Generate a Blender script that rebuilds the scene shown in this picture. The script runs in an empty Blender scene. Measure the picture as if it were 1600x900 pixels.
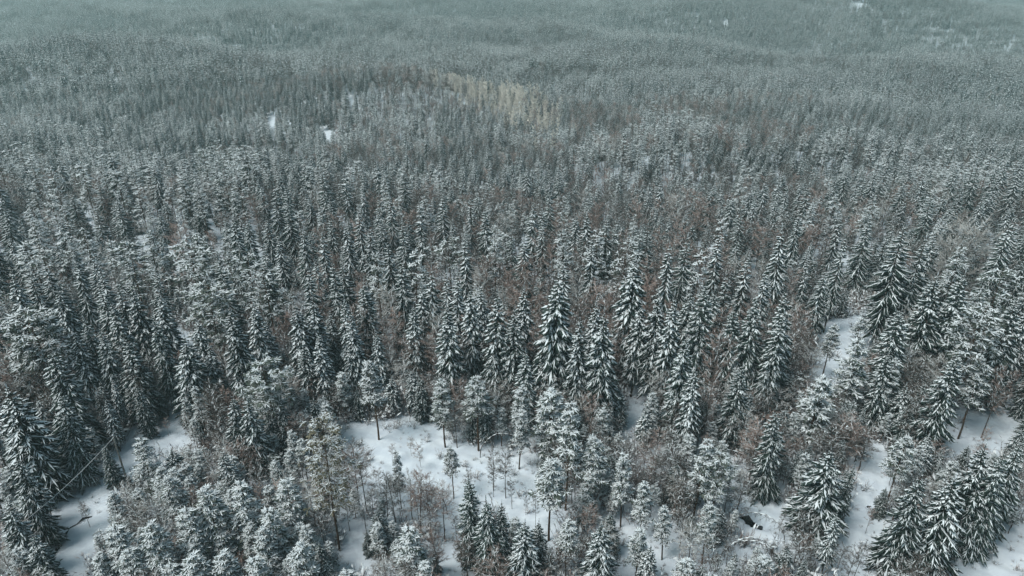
import bpy, math, random
import numpy as np
from mathutils import Vector

random.seed(7)
RNG = np.random.default_rng(11)
sc = bpy.context.scene
col = sc.collection
R = math.radians

# ------------------------------------------------------------------ camera
CAM_H = 70.0
PITCH = R(26.0)
FPX = 1066.0                      # focal length in pixels of the 1600 x 900 photograph
cd = bpy.data.cameras.new('camera')
cd.sensor_width = 36.0
cd.lens = 36.0 * FPX / 1600.0
cd.clip_start = 0.5
cd.clip_end = 12000.0
cam = bpy.data.objects.new('camera', cd)
cam.location = (0, 0, CAM_H)
cam.rotation_euler = (R(90) - PITCH, 0, 0)
col.objects.link(cam)
sc.camera = cam

# ------------------------------------------------------------------ sky, sun, exposure
SUN_EL, SUN_AZ = R(56), R(-118)   # high and behind one shoulder, veiled by cloud
w = bpy.data.worlds.new('World')
sc.world = w
w.use_nodes = True
nt = w.node_tree
bg = nt.nodes['Background']
sky = nt.nodes.new('ShaderNodeTexSky')
sky.sky_type = 'NISHITA'
sky.sun_disc = False
sky.sun_elevation = SUN_EL
sky.sun_rotation = SUN_AZ
sky.altitude = 300
sky.air_density = 0.8
sky.dust_density = 5.0
sky.ozone_density = 1.6
hsv = nt.nodes.new('ShaderNodeHueSaturation')      # an overcast sky is greyer than a clear one
hsv.inputs['Saturation'].default_value = 0.5
nt.links.new(sky.outputs[0], hsv.inputs['Color'])
tint = nt.nodes.new('ShaderNodeMix')
tint.data_type = 'RGBA'
tint.blend_type = 'MULTIPLY'
tint.inputs[0].default_value = 1.0
tint.inputs[7].default_value = (0.66, 0.97, 1.0, 1)
nt.links.new(hsv.outputs[0], tint.inputs[6])
nt.links.new(tint.outputs[2], bg.inputs[0])
bg.inputs[1].default_value = 0.06
sd = bpy.data.lights.new('sun', 'SUN')
sd.energy = 1.5
sd.angle = R(28)
sd.color = (1.0, 0.945, 0.89)
sun = bpy.data.objects.new('sun', sd)
dv = Vector((math.sin(SUN_AZ) * math.cos(SUN_EL), math.cos(SUN_AZ) * math.cos(SUN_EL), math.sin(SUN_EL)))
sun.rotation_euler = dv.to_track_quat('Z', 'Y').to_euler()
sun.location = (0, 0, 300)
col.objects.link(sun)
vs = sc.view_settings
vs.view_transform = 'Standard'
vs.look = 'None'
vs.gamma = 1.0
vs.use_curve_mapping = False
vs.exposure = 0.85
sc.cycles.max_bounces = 6
sc.cycles.diffuse_bounces = 2
sc.cycles.volume_bounces = 4
sc.cycles.transparent_max_bounces = 4
sc.cycles.use_denoising = True

# ------------------------------------------------------------------ materials
def mat(name, base, rough=0.9, var=None, scale=3.0, vary=0.0, bump=0.0, spec=0.05):
    """principled material; var: second colour mixed by noise; vary: brightness change from one object to the next"""
    m = bpy.data.materials.new(name)
    m.use_nodes = True
    n = m.node_tree.nodes
    l = m.node_tree.links
    p = n['Principled BSDF']
    p.inputs['Roughness'].default_value = rough
    p.inputs['Specular IOR Level'].default_value = spec
    src = n.new('ShaderNodeRGB')
    src.outputs[0].default_value = (*base, 1)
    out = src.outputs[0]
    if var:
        tc = n.new('ShaderNodeTexCoord')
        nz = n.new('ShaderNodeTexNoise')
        nz.inputs['Scale'].default_value = scale
        nz.inputs['Detail'].default_value = 4
        l.new(tc.outputs['Object'], nz.inputs['Vector'])
        rp = n.new('ShaderNodeMapRange')
        rp.inputs[1].default_value = 0.35
        rp.inputs[2].default_value = 0.65
        l.new(nz.outputs[0], rp.inputs[0])
        mx = n.new('ShaderNodeMix')
        mx.data_type = 'RGBA'
        l.new(rp.outputs[0], mx.inputs[0])
        l.new(out, mx.inputs[6])
        mx.inputs[7].default_value = (*var, 1)
        out = mx.outputs[2]
        if bump:
            b = n.new('ShaderNodeBump')
            b.inputs['Strength'].default_value = bump
            b.inputs['Distance'].default_value = 0.3
            l.new(nz.outputs[0], b.inputs['Height'])
            l.new(b.outputs[0], p.inputs['Normal'])
    if vary:
        oi = n.new('ShaderNodeObjectInfo')
        mr = n.new('ShaderNodeMapRange')
        mr.inputs[3].default_value = 1 - vary
        mr.inputs[4].default_value = 1 + vary
        l.new(oi.outputs['Random'], mr.inputs[0])
        hs = n.new('ShaderNodeHueSaturation')
        l.new(mr.outputs[0], hs.inputs['Value'])
        l.new(out, hs.inputs['Color'])
        out = hs.outputs[0]
    l.new(out, p.inputs['Base Color'])
    return m

M = {
    'snow': mat('tree_snow', (0.80, 0.82, 0.84), 0.9, (0.70, 0.73, 0.76), 1.2, vary=0.06),
    'ground': mat('ground_snow', (0.70, 0.745, 0.80), 0.85, (0.60, 0.65, 0.72), 0.5, bump=0.5),
    'spruce': mat('spruce_needles', (0.014, 0.026, 0.022), 0.8, (0.046, 0.064, 0.058), 1.3, vary=0.3),
    'pine': mat('pine_needles', (0.028, 0.042, 0.033), 0.8, (0.105, 0.118, 0.10), 1.1, vary=0.3),
    'oldpine': mat('old_pine_needles', (0.075, 0.075, 0.050), 0.8, (0.20, 0.18, 0.13), 0.9),
    'bark': mat('spruce_bark', (0.045, 0.036, 0.030), 0.95, (0.075, 0.06, 0.05), 2.0, vary=0.2),
    'pinebark': mat('pine_bark', (0.055, 0.042, 0.034), 0.95, (0.11, 0.065, 0.042), 0.4, vary=0.2),
    'twigred': mat('red_brown_twigs', (0.20, 0.132, 0.112), 0.9, (0.39, 0.305, 0.275), 0.6, vary=0.3),
    'twiggrey': mat('grey_brown_twigs', (0.075, 0.060, 0.052), 0.9, (0.14, 0.125, 0.115), 0.5, vary=0.3),
    'twigfrost': mat('frosted_twigs', (0.28, 0.255, 0.235), 0.9, (0.48, 0.47, 0.455), 0.4, vary=0.2),
    'twigpale': mat('pale_larch_twigs', (0.64, 0.58, 0.50), 0.9, (0.78, 0.74, 0.68), 0.4, vary=0.15),
    'birchbark': mat('birch_bark', (0.16, 0.145, 0.135), 0.9, (0.05, 0.042, 0.04), 1.5, vary=0.2),
    'water': mat('dark_water', (0.008, 0.010, 0.011), 0.15, spec=0.5),
    'wood': mat('weathered_pole_wood', (0.30, 0.29, 0.27), 0.9, (0.22, 0.21, 0.19), 3.0),
    'wire': mat('snow_crusted_wire', (0.55, 0.57, 0.58), 0.8),
    'ceramic': mat('insulator_ceramic', (0.5, 0.48, 0.45), 0.3),
    'rock': mat('dark_rock', (0.06, 0.056, 0.052), 0.9, (0.03, 0.028, 0.027), 1.5, bump=0.5),
}

# ------------------------------------------------------------------ terrain
_PY = np.array([-200, 0, 60, 95, 130, 200, 300, 420, 560, 760, 1000, 1400, 1900, 2400, 3000, 4000, 6000], float)
_PZ = np.array([2, 1, 0, 0, -4, -14, -31, -50, -52, -50, -62, -56, -58, -50, -15, 45, 110], float)
_bumps = [  # x, y, height, radius x, radius y
    (150, 215, 9, 70, 60), (-150, 250, 4, 90, 70), (120, 335, 20, 120, 36), (-95, 545, 22, 120, 50), (-75, 222, 7, 120, 34), (600, 1010, -16, 380, 110), (-230, 560, -10, 80, 90), (-260, 420, 9, 120, 50), (300, 520, 9, 110, 50),
    (-430, 720, 26, 240, 110), (660, 1360, 54, 430, 170), (-330, 1180, 30, 330, 120), (40, 1020, 15, 170, 80), (1050, 900, 18, 300, 120), (120, 1650, 30, 330, 150), (250, 700, 5, 200, 70), (1500, 2000, 38, 600, 330),
    (-700, 1700, 26, 650, 350), (300, 2350, 22, 500, 300), (-60, 900, 6, 300, 70)]
_creeks = []   # (polyline xy, half width, depth)

def T(x, y):
    x = np.asarray(x, float)
    y = np.asarray(y, float)
    z = np.interp(y, _PY, _PZ)
    for bx, by, h, rx, ry in _bumps:
        z = z + h * np.exp(-((x - bx) / rx) ** 2 - ((y - by) / ry) ** 2)
    a = np.clip((y - 130) / 420, 0, 1) * np.clip((2600 - y) / 1000, 0, 1)
    z = z + a * (8.0 * np.sin(x / 71 + 1.3) * np.sin(y / 57 + 0.4) + 11.0 * np.sin(x / 173 + y / 240) * np.cos(y / 131 + 2.0))
    return z

def micro(x, y):
    z = 0.26 * np.sin(x * 0.7 + 1.7 * np.sin(y * 0.31)) * np.cos(y * 0.83 + 1.1 * np.sin(x * 0.41))
    z += 0.13 * np.sin(x * 1.9 + y * 0.7) * np.sin(y * 2.1 - x * 0.4) + 0.04 * np.sin(x * 3.3 - y * 2.9)
    for pts, hw, dep in _creeks:
        d = np.full(np.shape(x), 1e9)
        for (ax, ay), (bx, by) in zip(pts[:-1], pts[1:]):
            vx, vy = bx - ax, by - ay
            t = np.clip(((x - ax) * vx + (y - ay) * vy) / (vx * vx + vy * vy), 0, 1)
            d = np.minimum(d, np.hypot(x - ax - t * vx, y - ay - t * vy))
        z = z - dep * np.clip((hw + 0.7 - d) / 0.7, 0, 1)
    return z

SP, CP = math.sin(PITCH), math.cos(PITCH)
def ray(px, py):
    u, v = (px - 800) / FPX, (450 - py) / FPX
    return np.array([u, CP + v * SP, -SP + v * CP])

def hit(px, py, h=0.0):
    """the point of the ground whose plumb line meets this sight line h metres up"""
    d = ray(px, py)
    f = lambda t: CAM_H + t * d[2] - T(t * d[0], t * d[1]) - h
    t0, t1 = 30.0, 30.0
    while f(t1) > 0 and t1 < 5000:
        t0, t1 = t1, t1 * 1.06
    for _ in range(16):
        tm = (t0 + t1) / 2
        if f(tm) > 0: t0 = tm
        else: t1 = tm
    return t1 * d[0], t1 * d[1]

def proj(x, y, z):
    x, y, z = np.asarray(x, float), np.asarray(y, float), np.asarray(z, float) - CAM_H
    dep = y * CP - z * SP
    up = y * SP + z * CP
    dep = np.where(dep < 1, 1, dep)
    return 800 + FPX * x / dep, 450 - FPX * up / dep

def in_poly(px, py, poly):
    px, py = np.asarray(px, float), np.asarray(py, float)
    c = np.zeros(px.shape, bool)
    n = len(poly)
    for i in range(n):
        x0, y0 = poly[i]
        x1, y1 = poly[(i + 1) % n]
        if y0 == y1: continue
        c ^= ((y0 > py) != (y1 > py)) & (px < (x1 - x0) * (py - y0) / (y1 - y0) + x0)
    return c

def link(o, parent=None):
    col.objects.link(o)
    if parent is not None: o.parent = parent
    return o

def tag(o, label=None, cat=None, group=None, kind=None):
    if label: o['label'] = label
    if cat: o['category'] = cat
    if group: o['group'] = group
    if kind: o['kind'] = kind
    return o

def mesh_of(name, V, F, mats, mi=None, smooth=False):
    me = bpy.data.meshes.new(name)
    V = np.asarray(V, np.float32).reshape(-1, 3)
    F = np.asarray(F, np.int32)
    k = F.shape[1]
    me.vertices.add(len(V))
    me.vertices.foreach_set('co', V.ravel())
    me.loops.add(F.size)
    me.loops.foreach_set('vertex_index', F.ravel())
    me.polygons.add(len(F))
    me.polygons.foreach_set('loop_start', np.arange(0, F.size, k, dtype=np.int32))
    for m in mats: me.materials.append(m)
    if mi is not None: me.polygons.foreach_set('material_index', np.asarray(mi, np.int32))
    if smooth: me.polygons.foreach_set('use_smooth', np.ones(len(F), bool))
    me.update(calc_edges=True)
    return me

# brook: an open dark edge along the frozen stream, and a hollow of open water
def pline(pp): return [hit(a, b) for a, b in pp]
brook_lines = [
    ([(140, 804), (129, 806), (119, 815), (106, 822), (99, 833), (91, 837)], 0.03, 0.6),
    ([(92, 843), (86, 856), (78, 872), (66, 893)], 0.05, 0.6),
    ([(1166, 797), (1176, 810), (1190, 815)], 0.75, 1.9),
    ([(1345, 793), (1358, 787)], 0.15, 0.6)]
for pp, hw, dep in brook_lines:
    _creeks.append((pline(pp), hw, dep))

def grid_axis(lo, hi, fine_lo, fine_hi, step, grow):
    a = list(np.arange(fine_lo, fine_hi + 1e-6, step))
    s, v = step, fine_hi
    while v < hi:
        s = min(s * grow, 60.0); v += s; a.append(v)
    s, v = step, fine_lo
    b = []
    while v > lo:
        s = min(s * grow, 60.0); v -= s; b.append(v)
    return np.array(b[::-1] + a)

gx = grid_axis(-5200, 5200, -88, 88, 0.55, 1.12)
gy = grid_axis(-700, 7000, 40, 128, 0.55, 1.12)
GX, GY = np.meshgrid(gx, gy)
near = np.clip(1 - np.maximum(np.abs(GX) - 80, np.maximum(48 - GY, GY - 120)) / 8, 0, 1)
GZ = T(GX, GY) + near * micro(GX, GY)
nx, ny = len(gx), len(gy)
ii = np.arange(ny * nx).reshape(ny, nx)
Fq = np.stack([ii[:-1, :-1], ii[:-1, 1:], ii[1:, 1:], ii[1:, :-1]], -1).reshape(-1, 4)
ground = link(bpy.data.objects.new('ground', mesh_of('ground', np.stack([GX, GY, GZ], -1), Fq, [M['ground']], smooth=True)))
tag(ground, kind='structure')

for (pts, hw, dep) in _creeks:
    V, F = [], []
    P = np.array(pts)
    for i, p in enumerate(P):
        d = P[min(i + 1, len(P) - 1)] - P[max(i - 1, 0)]
        d /= np.hypot(*d)
        s = np.array([-d[1], d[0]]) * (hw + 0.14 + .08 * math.sin(i * 2.1))
        e = d * (-0.3 if i == 0 else (0.3 if i == len(P) - 1 else 0))
        zc = float(T(p[0], p[1])) - dep * 0.75
        V += [(*(p + e + s), zc), (*(p + e - s), zc)]
        if i: F.append((2 * i - 2, 2 * i - 1, 2 * i + 1, 2 * i))
    tag(link(bpy.data.objects.new('brook_water', mesh_of('brook_water', V, F, [M['water']]))), kind='structure')

# ------------------------------------------------------------------ tree building blocks
class Tri:
    """collects triangles"""
    def __init__(s): s.V, s.F, s.n = [], [], 0
    def add(s, V, F):
        V = np.asarray(V, float).reshape(-1, 3)
        s.F.append(np.asarray(F, int).reshape(-1, 3) + s.n)
        s.V.append(V)
        s.n += len(V)
    def blades(s, b, t, side, wid, ridge, sag, mid=0.45):
        """tent-shaped blades from points b to t: raised ridge, edges hanging by sag; all arrays"""
        b, t, side = (np.atleast_2d(np.asarray(q, float)) for q in (b, t, side))
        k = len(b)
        wid, ridge, sag, mid = (np.broadcast_to(np.asarray(q, float), (k,))[:, None] for q in (wid, ridge, sag, mid))
        c = b + (t - b) * mid
        up = np.array([0, 0, 1.0])
        m = c + up * ridge
        l = c + side * wid - up * sag
        r = c - side * wid - up * sag
        V = np.stack([b, t, m, l, r], 1).reshape(-1, 3)
        f = np.array([(0, 4, 2), (4, 1, 2), (1, 3, 2), (3, 0, 2)])
        F = (np.arange(k)[:, None, None] * 5 + f[None]).reshape(-1, 3)
        s.add(V, F)
    def ribbons(s, b, t, wid, rng):
        """thin three-sided twigs from b to t"""
        b, t = np.atleast_2d(b), np.atleast_2d(t)
        k = len(b)
        d = t - b
        d = d / (np.linalg.norm(d, axis=1, keepdims=True) + 1e-9)
        q = rng.normal(size=(k, 3))
        a = np.cross(d, q); a /= (np.linalg.norm(a, axis=1, keepdims=True) + 1e-9)
        c = np.cross(d, a)
        wid = np.broadcast_to(np.asarray(wid, float), (k,))[:, None]
        V = np.stack([b + a * wid, b - a * wid * .5 + c * wid * .87, b - a * wid * .5 - c * wid * .87, t], 1).reshape(-1, 3)
        f = np.array([(0, 1, 3), (1, 2, 3), (2, 0, 3)])
        s.add(V, (np.arange(k)[:, None, None] * 4 + f[None]).reshape(-1, 3))
    def tube(s, pts, rad, sides=6):
        pts = np.asarray(pts, float)
        V = []
        for i, p in enumerate(pts):
            d = pts[min(i + 1, len(pts) - 1)] - pts[max(i - 1, 0)]
            d = d / (np.linalg.norm(d) + 1e-9)
            a = np.cross(d, (0.31, 0.95, 0.12) if abs(d[2]) > 0.5 else (0, 0, 1.0)); a /= np.linalg.norm(a)
            c = np.cross(d, a)
            for k in range(sides):
                g = 2 * math.pi * k / sides
                V.append(p + rad[i] * (a * math.cos(g) + c * math.sin(g)))
        F = []
        for i in range(len(pts) - 1):
            for k in range(sides):
                a0, a1 = i * sides + k, i * sides + (k + 1) % sides
                F += [(a0, a1, a1 + sides), (a0, a1 + sides, a0 + sides)]
        s.add(V, F)
    def arrays(s): return np.concatenate(s.V), np.concatenate(s.F)

REF = 20.0    # all prototypes stand 20 m high

def trunk_path(rng, lean=0.25, n=6, top=REF):
    a = rng.uniform(0, 6.28)
    k = rng.uniform(0, lean)
    zz = np.linspace(-0.5, top, n)
    return np.stack([k * np.cos(a) * (zz / REF) ** 2 + rng.normal(0, .04, n), k * np.sin(a) * (zz / REF) ** 2 + rng.normal(0, .04, n), zz], -1)

def spruce(seed, lod, cb=0.18, rad=2.5, load=1.0, droop=1.0):
    rng = np.random.default_rng(seed)
    tr, gr, sn = Tri(), Tri(), Tri()
    tp = trunk_path(rng)
    tr.tube(tp, np.linspace(0.21, 0.02, len(tp)), 6 if lod == 0 else (4 if lod == 1 else 3))
    nw = {0: 30, 1: 24, 2: 12}[lod]
    nb = {0: 8, 1: 7, 2: 5}[lod]
    rad *= 1.06
    z0 = REF * cb
    for i in range(nw):
        u = ((i + rng.uniform(.2, .8)) / nw) ** 0.92          # 0 tip .. 1 lowest branches
        z = REF - 0.7 - u * (REF - 0.7 - z0)
        r = rad * (0.03 + 1.02 * (1 - math.exp(-2.9 * max(0, u - .015)))) * (1 - 0.12 * max(0, u - 0.85) / 0.15)
        off = rng.uniform(0, 6.28)
        k = nb if u > 0.15 else max(3, nb - 3)
        for j in range(k):
            if u > .25 and rng.random() < 0.07: continue
            az = off + 6.283 * j / k + rng.normal(0, .22)
            L = r * rng.uniform(.62, 1.22)
            a0 = (0.38 - 0.66 * u) - 0.14 * droop + rng.normal(0, .07)
            bb = -0.40 * droop * (0.55 + .6 * u)
            d = np.array([math.cos(az), math.sin(az), 0])
            sd = np.array([-d[1], d[0], 0])
            ctr = np.array([np.interp(z, tp[:, 2], tp[:, 0]), np.interp(z, tp[:, 2], tp[:, 1]), z + rng.normal(0, .12)])
            bend = rng.normal(0, .12)
            def pt(s): return ctr + d * L * s + sd * bend * L * s * s + np.array([0, 0, L * (a0 * s + bb * s * s + 0.16 * max(0, s - .75) ** 1.5)])
            wl = rng.uniform(.65, 1.3) * load * (1.2 - .4 * u)
            if lod == 2:
                gr.blades(pt(0), pt(1), sd, 0.34 * L + .12, 0.05, 0.3 * L)
                if rng.random() < .85: sn.blades(pt(.2) + (0, 0, .10), pt(.98) + (0, 0, .10), sd, (0.13 * L + .07) * wl, .10, .05)
                continue
            # main axis
            ss = (0, .5, 1.0) if lod == 0 else (0, 1.0)
            for s0, s1 in zip(ss[:-1], ss[1:]):
                gr.blades(pt(s0), pt(min(1.04, s1 + .06)), sd, 0.13 + .06 * L, .02, .16 + .06 * L)
                if s0 > 0 or lod or rng.random() < .75:
                    sn.blades(pt(s0 + .06) + (0, 0, .05), pt(s1) + (0, 0, .06), sd, (0.045 + .022 * L) * wl * rng.uniform(.6, 1.3), .06, .02)
            # side shoots
            ns = (1 if L < .5 else 4 if L > 1.4 else 3) if lod == 0 else (1 if L < .7 else 2)
            for q in range(ns):
                s = 0.28 + 0.58 * (q + rng.uniform(.1, .9)) / ns
                p = pt(s)
                for sg in (-1, 1):
                    l2 = L * (0.30 * (1 - s) + .11) * rng.uniform(.6, 1.4)
                    e = d * .8 + sd * sg * rng.uniform(.42, .85)
                    e = e / np.linalg.norm(e)
                    e2 = np.array([-e[1], e[0], 0])
                    tip = p + e * l2 + np.array([0, 0, l2 * (-0.36 - .34 * u * droop) + rng.normal(0, .04)])
                    gr.blades(p, tip, e2, 0.06 + .065 * l2, .02, .12 + .14 * l2)
                    if rng.random() < .72:
                        sn.blades(p + (0, 0, .05) + e * .04, tip + (0, 0, .05) - e * .03, e2, (0.034 + .030 * l2) * wl * rng.uniform(.5, 1.4), .05, .015)
    # leader
    top = tp[-1]
    gr.blades(top - (0, 0, 1.2), top + (0, 0, .1), (1, 0, 0), .09, .0, .0)
    sn.blades([top - (.03, .0, 1.1), top - (0, .03, 1.0)], [top + (0, 0, .2), top + (0, 0, .15)], [(0, 1, 0), (1, 0, 0)], .07, .0, .0)
    # dead twigs under the crown
    if lod == 0 and cb > .15:
        n = 26
        zz = rng.uniform(REF * cb * .45, REF * cb * 1.1, n); aa = rng.uniform(0, 6.28, n); ll = rng.uniform(.5, 1.5, n)
        b = np.stack([0 * zz, 0 * zz, zz], -1)
        tr.ribbons(b, b + np.stack([np.cos(aa) * ll, np.sin(aa) * ll, -ll * .35], -1), .035, rng)
    return tr.arrays(), gr.arrays(), sn.arrays()

def pine(seed, lod, cb=0.45, rad=2.2, load=1.0, form=1.0):
    """form 1: young cone-shaped crown; 0: old flat rounded crown"""
    rng = np.random.default_rng(seed)
    tr, gr, sn = Tri(), Tri(), Tri()
    tp = trunk_path(rng, .6, 7)
    tr.tube(tp, np.linspace(0.20, 0.03, len(tp)), 6 if lod == 0 else (4 if lod == 1 else 3))
    nbr = {0: 44, 1: 32, 2: 14}[lod]
    rad *= 1.1
    z0 = REF * cb
    for i in range(nbr):
        u = (i + rng.uniform(0, 1)) / nbr                      # 0 tip .. 1 lowest
        z = REF - .3 - u * (REF - z0 - .3)
        if form > .5: r = rad * (.16 + .84 * u ** .75) * (1 - .25 * max(0, u - .75) / .25)
        else: r = rad * (.45 + .55 * math.sin(min(1, .18 + u) * 2.2)) * (1 - .3 * max(0, u - .8) / .2)
        az = i * 2.4 + rng.normal(0, .35)
        L = r * rng.uniform(.6, 1.2)
        d = np.array([math.cos(az), math.sin(az), 0]); sd = np.array([-d[1], d[0], 0])
        ctr = np.array([np.interp(z, tp[:, 2], tp[:, 0]), np.interp(z, tp[:, 2], tp[:, 1]), z])
        rise = rng.uniform(-.15, .45) - .45 * u
        def pt(s): return ctr + d * L * s + np.array([0, 0, L * (rise * s - .22 * s * s)])
        if lod < 2: tr.ribbons(pt(0), pt(.95), .05, rng)
        nt_ = {0: 7, 1: 4, 2: 2}[lod]
        if L < .8: nt_ = max(1, nt_ - 2)
        for q in range(nt_):
            s = 1.0 if q == 0 else rng.uniform(.35, 1.0)
            c = pt(s) + sd * rng.normal(0, .22) * L * (.4 + s) + np.array([0, 0, rng.normal(0, .12)])
            size = rng.uniform(.30, .62) * (1.1 if lod == 0 else (1.2 if lod == 1 else 1.7)) * (.6 + .4 * min(1, L))
            ng, nsn = {0: (6, 7), 1: (4, 5), 2: (3, 3)}[lod]
            for cnt, tri, zs, wf in ((ng, gr, (-.8, .3), .17), (nsn, sn, (-.70, .55), (.11, .13, .16)[lod])):
                if tri is sn and rng.random() < (.08 if form > .5 else .30): continue
                aa = rng.uniform(0, 6.28) + np.arange(cnt) * 6.283 / cnt + rng.normal(0, .3, cnt)
                # blades lean outwards with the branch
                e = np.stack([np.cos(aa), np.sin(aa), rng.uniform(*zs, cnt)], -1) + d * .35
                ll = size * rng.uniform(.7, 1.3, cnt)
                s2 = np.stack([-np.sin(aa), np.cos(aa), 0 * aa], -1)
                base = np.repeat(c[None], cnt, 0) + (np.array([0, 0, .09]) if tri is sn else 0)
                wf2 = wf * (load if tri is sn else 1)
                tri.blades(base, base + e * ll[:, None], s2, wf2 * ll, (.12 if tri is sn else .03) * size, (.02 if tri is sn else .16) * size, .55)
    top = tp[-1]
    sn.blades(top - (.05, 0, .5), top + (0, 0, .3), (0, 1, 0), .16, .0, .0)
    gr.blades(top - (.0, 0, .7), top + (0, 0, .1), (1, 0, 0), .2, .0, .1)
    if lod == 0:
        n = 14
        zz = rng.uniform(REF * cb * .5, REF * cb, n); aa = rng.uniform(0, 6.28, n); ll = rng.uniform(.4, 1.2, n)
        b = np.stack([0 * zz, 0 * zz, zz], -1)
        tr.ribbons(b, b + np.stack([np.cos(aa) * ll, np.sin(aa) * ll, -ll * .2], -1), .035, rng)
    return tr.arrays(), gr.arrays(), sn.arrays()

def bare(seed, lod, rad=2.6, cb=.35, wid=.030, snow=.35, round_=.5):
    """leafless tree: trunk, ascending limbs, fine twigs, some snow lying along the limbs"""
    rng = np.random.default_rng(seed)
    tr, tw, sn = Tri(), Tri(), Tri()
    tp = trunk_path(rng, .9, 7, REF * .93)
    tr.tube(tp, np.linspace(0.15, 0.02, len(tp)), 5 if lod == 0 else 3)
    nl = {0: 28, 1: 20, 2: 9}[lod]
    n2 = {0: 10, 1: 8, 2: 6}[lod]
    n3 = {0: 6, 1: 5, 2: 3}[lod]
    if lod == 1: wid *= 1.5
    if lod == 2: wid *= 3.2
    for i in range(nl):
        u = (i + rng.uniform(0, 1)) / nl
        z = REF * (.88 - u * (.88 - cb))
        env = math.sin(min(1.0, .25 + u * .9) * 2.4) if round_ > .3 else .35 + .65 * u
        L = rad * (.5 + .6 * env) * rng.uniform(.75, 1.2)
        az = i * 2.4 + rng.normal(0, .4)
        el = rng.uniform(.5, 1.0) - .25 * u
        d = np.array([math.cos(az) * math.cos(el), math.sin(az) * math.cos(el), math.sin(el)])
        ctr = np.array([np.interp(z, tp[:, 2], tp[:, 0]), np.interp(z, tp[:, 2], tp[:, 1]), z])
        p0, p1 = ctr, ctr + d * L * .6
        p2 = p1 + (d + np.array([0, 0, .15]) + rng.normal(0, .12, 3)) * L * .5
        (tw if lod else tr).ribbons(np.array([p0, p1]), np.array([p1 + d * .1, p2]), wid * np.array([2.0, 1.3]), rng)
        if rng.random() < snow:
            sdv = np.array([-math.sin(az), math.cos(az), 0])
            sn.blades([p0 + (0, 0, .04), p1 + (0, 0, .04)], [p1 + (0, 0, .04), p2 + (0, 0, .03)], [sdv, sdv], [.07, .05], .05, .0)
        ss = rng.uniform(.25, 1.0, n2)
        b2 = np.where(ss[:, None] < .55, p0 + (p1 - p0) * (ss[:, None] / .55), p1 + (p2 - p1) * ((ss[:, None] - .55) / .45))
        e2 = d + rng.normal(0, .55, (n2, 3))
        e2 /= np.linalg.norm(e2, axis=1, keepdims=True)
        l2 = L * rng.uniform(.25, .5, n2)
        t2 = b2 + e2 * l2[:, None]
        tw.ribbons(b2, t2, wid, rng)
        for a, e, l in zip(b2, e2, l2):
            s3 = rng.uniform(.3, 1, n3)
            b3 = a + e * (l * s3)[:, None]
            e3 = e + rng.normal(0, .6, (n3, 3)) + (0, 0, -.05)
            e3 /= np.linalg.norm(e3, axis=1, keepdims=True)
            tw.ribbons(b3, b3 + e3 * (l * rng.uniform(.5, 1.0, n3))[:, None], wid * .8, rng)
            if rng.random() < snow * .6:
                q = np.array([-e[1], e[0], 0.01]); q /= np.linalg.norm(q)
                sn.blades(a + (0, 0, .03), a + e * l + (0, 0, .03), q, .05, .05, .0)
    if not sn.V: sn.blades(tp[3], tp[3] + (.1, 0, .2), (0, 1, 0), .04, .02, 0)
    return tr.arrays(), tw.arrays(), sn.arrays()

def bent(seed):
    """slender birch bowed over by its load of snow"""
    rng = np.random.default_rng(seed)
    tr, tw, sn = Tri(), Tri(), Tri()
    n = 10
    a = np.linspace(0, R(rng.uniform(135, 165)), n)
    rr = 3.0
    pts = np.stack([rr * (1 - np.cos(a)) * 1.15, rng.normal(0, .06, n), 3.2 * np.sin(a) * np.linspace(1.35, 1, n)], -1)
    pts[0, 2] = -.3
    tr.tube(pts, np.linspace(.07, .015, n), 4)
    for i in range(2, n - 1):
        for q in range(7):
            p = pts[i] + (pts[i + 1] - pts[i]) * rng.random()
            e = np.array([rng.normal(.15, .4), rng.normal(0, .5), -rng.uniform(.2, 1.0)]) * rng.uniform(.5, 1.3)
            tw.ribbons(p, p + e, .022, rng)
            for k in range(3):
                b = p + e * rng.uniform(.2, .9)
                e2 = e * .4 + rng.normal(0, .25, 3)
                tw.ribbons(b, b + e2, .016, rng)
        sn.blades(pts[i] + (0, 0, .05), pts[i + 1] + (.05, 0, .05), (0, 1, 0), .09, .07, .02)
    return tr.arrays(), tw.arrays(), sn.arrays()

def shrub(seed):
    """low leafless bush, 2 m, partly snowed"""
    rng = np.random.default_rng(seed)
    tr, tw, sn = Tri(), Tri(), Tri()
    for i in range(16):
        az, el = rng.uniform(0, 6.28), rng.uniform(.7, 1.4)
        d = np.array([math.cos(az) * math.cos(el), math.sin(az) * math.cos(el), math.sin(el)])
        L = rng.uniform(.9, 1.9)
        b = np.array([rng.normal(0, .2), rng.normal(0, .2), -.15])
        tr.ribbons(b, b + d * L, .022, rng)
        for k in range(5):
            p = b + d * L * rng.uniform(.35, 1)
            e = d + rng.normal(0, .5, 3); e = e / np.linalg.norm(e) * rng.uniform(.25, .6)
            tw.ribbons(p, p + e, .016, rng)
            if rng.random() < .16:
                q = np.array([-e[1], e[0], .01]); q /= np.linalg.norm(q)
                sn.blades(p + (0, 0, .02), p + e + (0, 0, .02), q, .07, .05, 0)
    for k in range(4):
        c = np.array([rng.normal(0, .35), rng.normal(0, .35), rng.uniform(.3, 1.0)])
        q = rng.normal(0, 1, 3); q[2] = 0; q /= np.linalg.norm(q)
        sn.blades(c - q * .2, c + q * .22, np.array([-q[1], q[0], 0]), .13, .08, .03)
    return tr.arrays(), tw.arrays(), sn.arrays()

def proto(name, arr, mats):
    """three shared meshes: trunk, crown, snow"""
    return [mesh_of(name + s, V, F, [M[m]]) for s, (V, F), m in zip(('_trunk', '_crown', '_snow'), arr, mats)]

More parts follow.
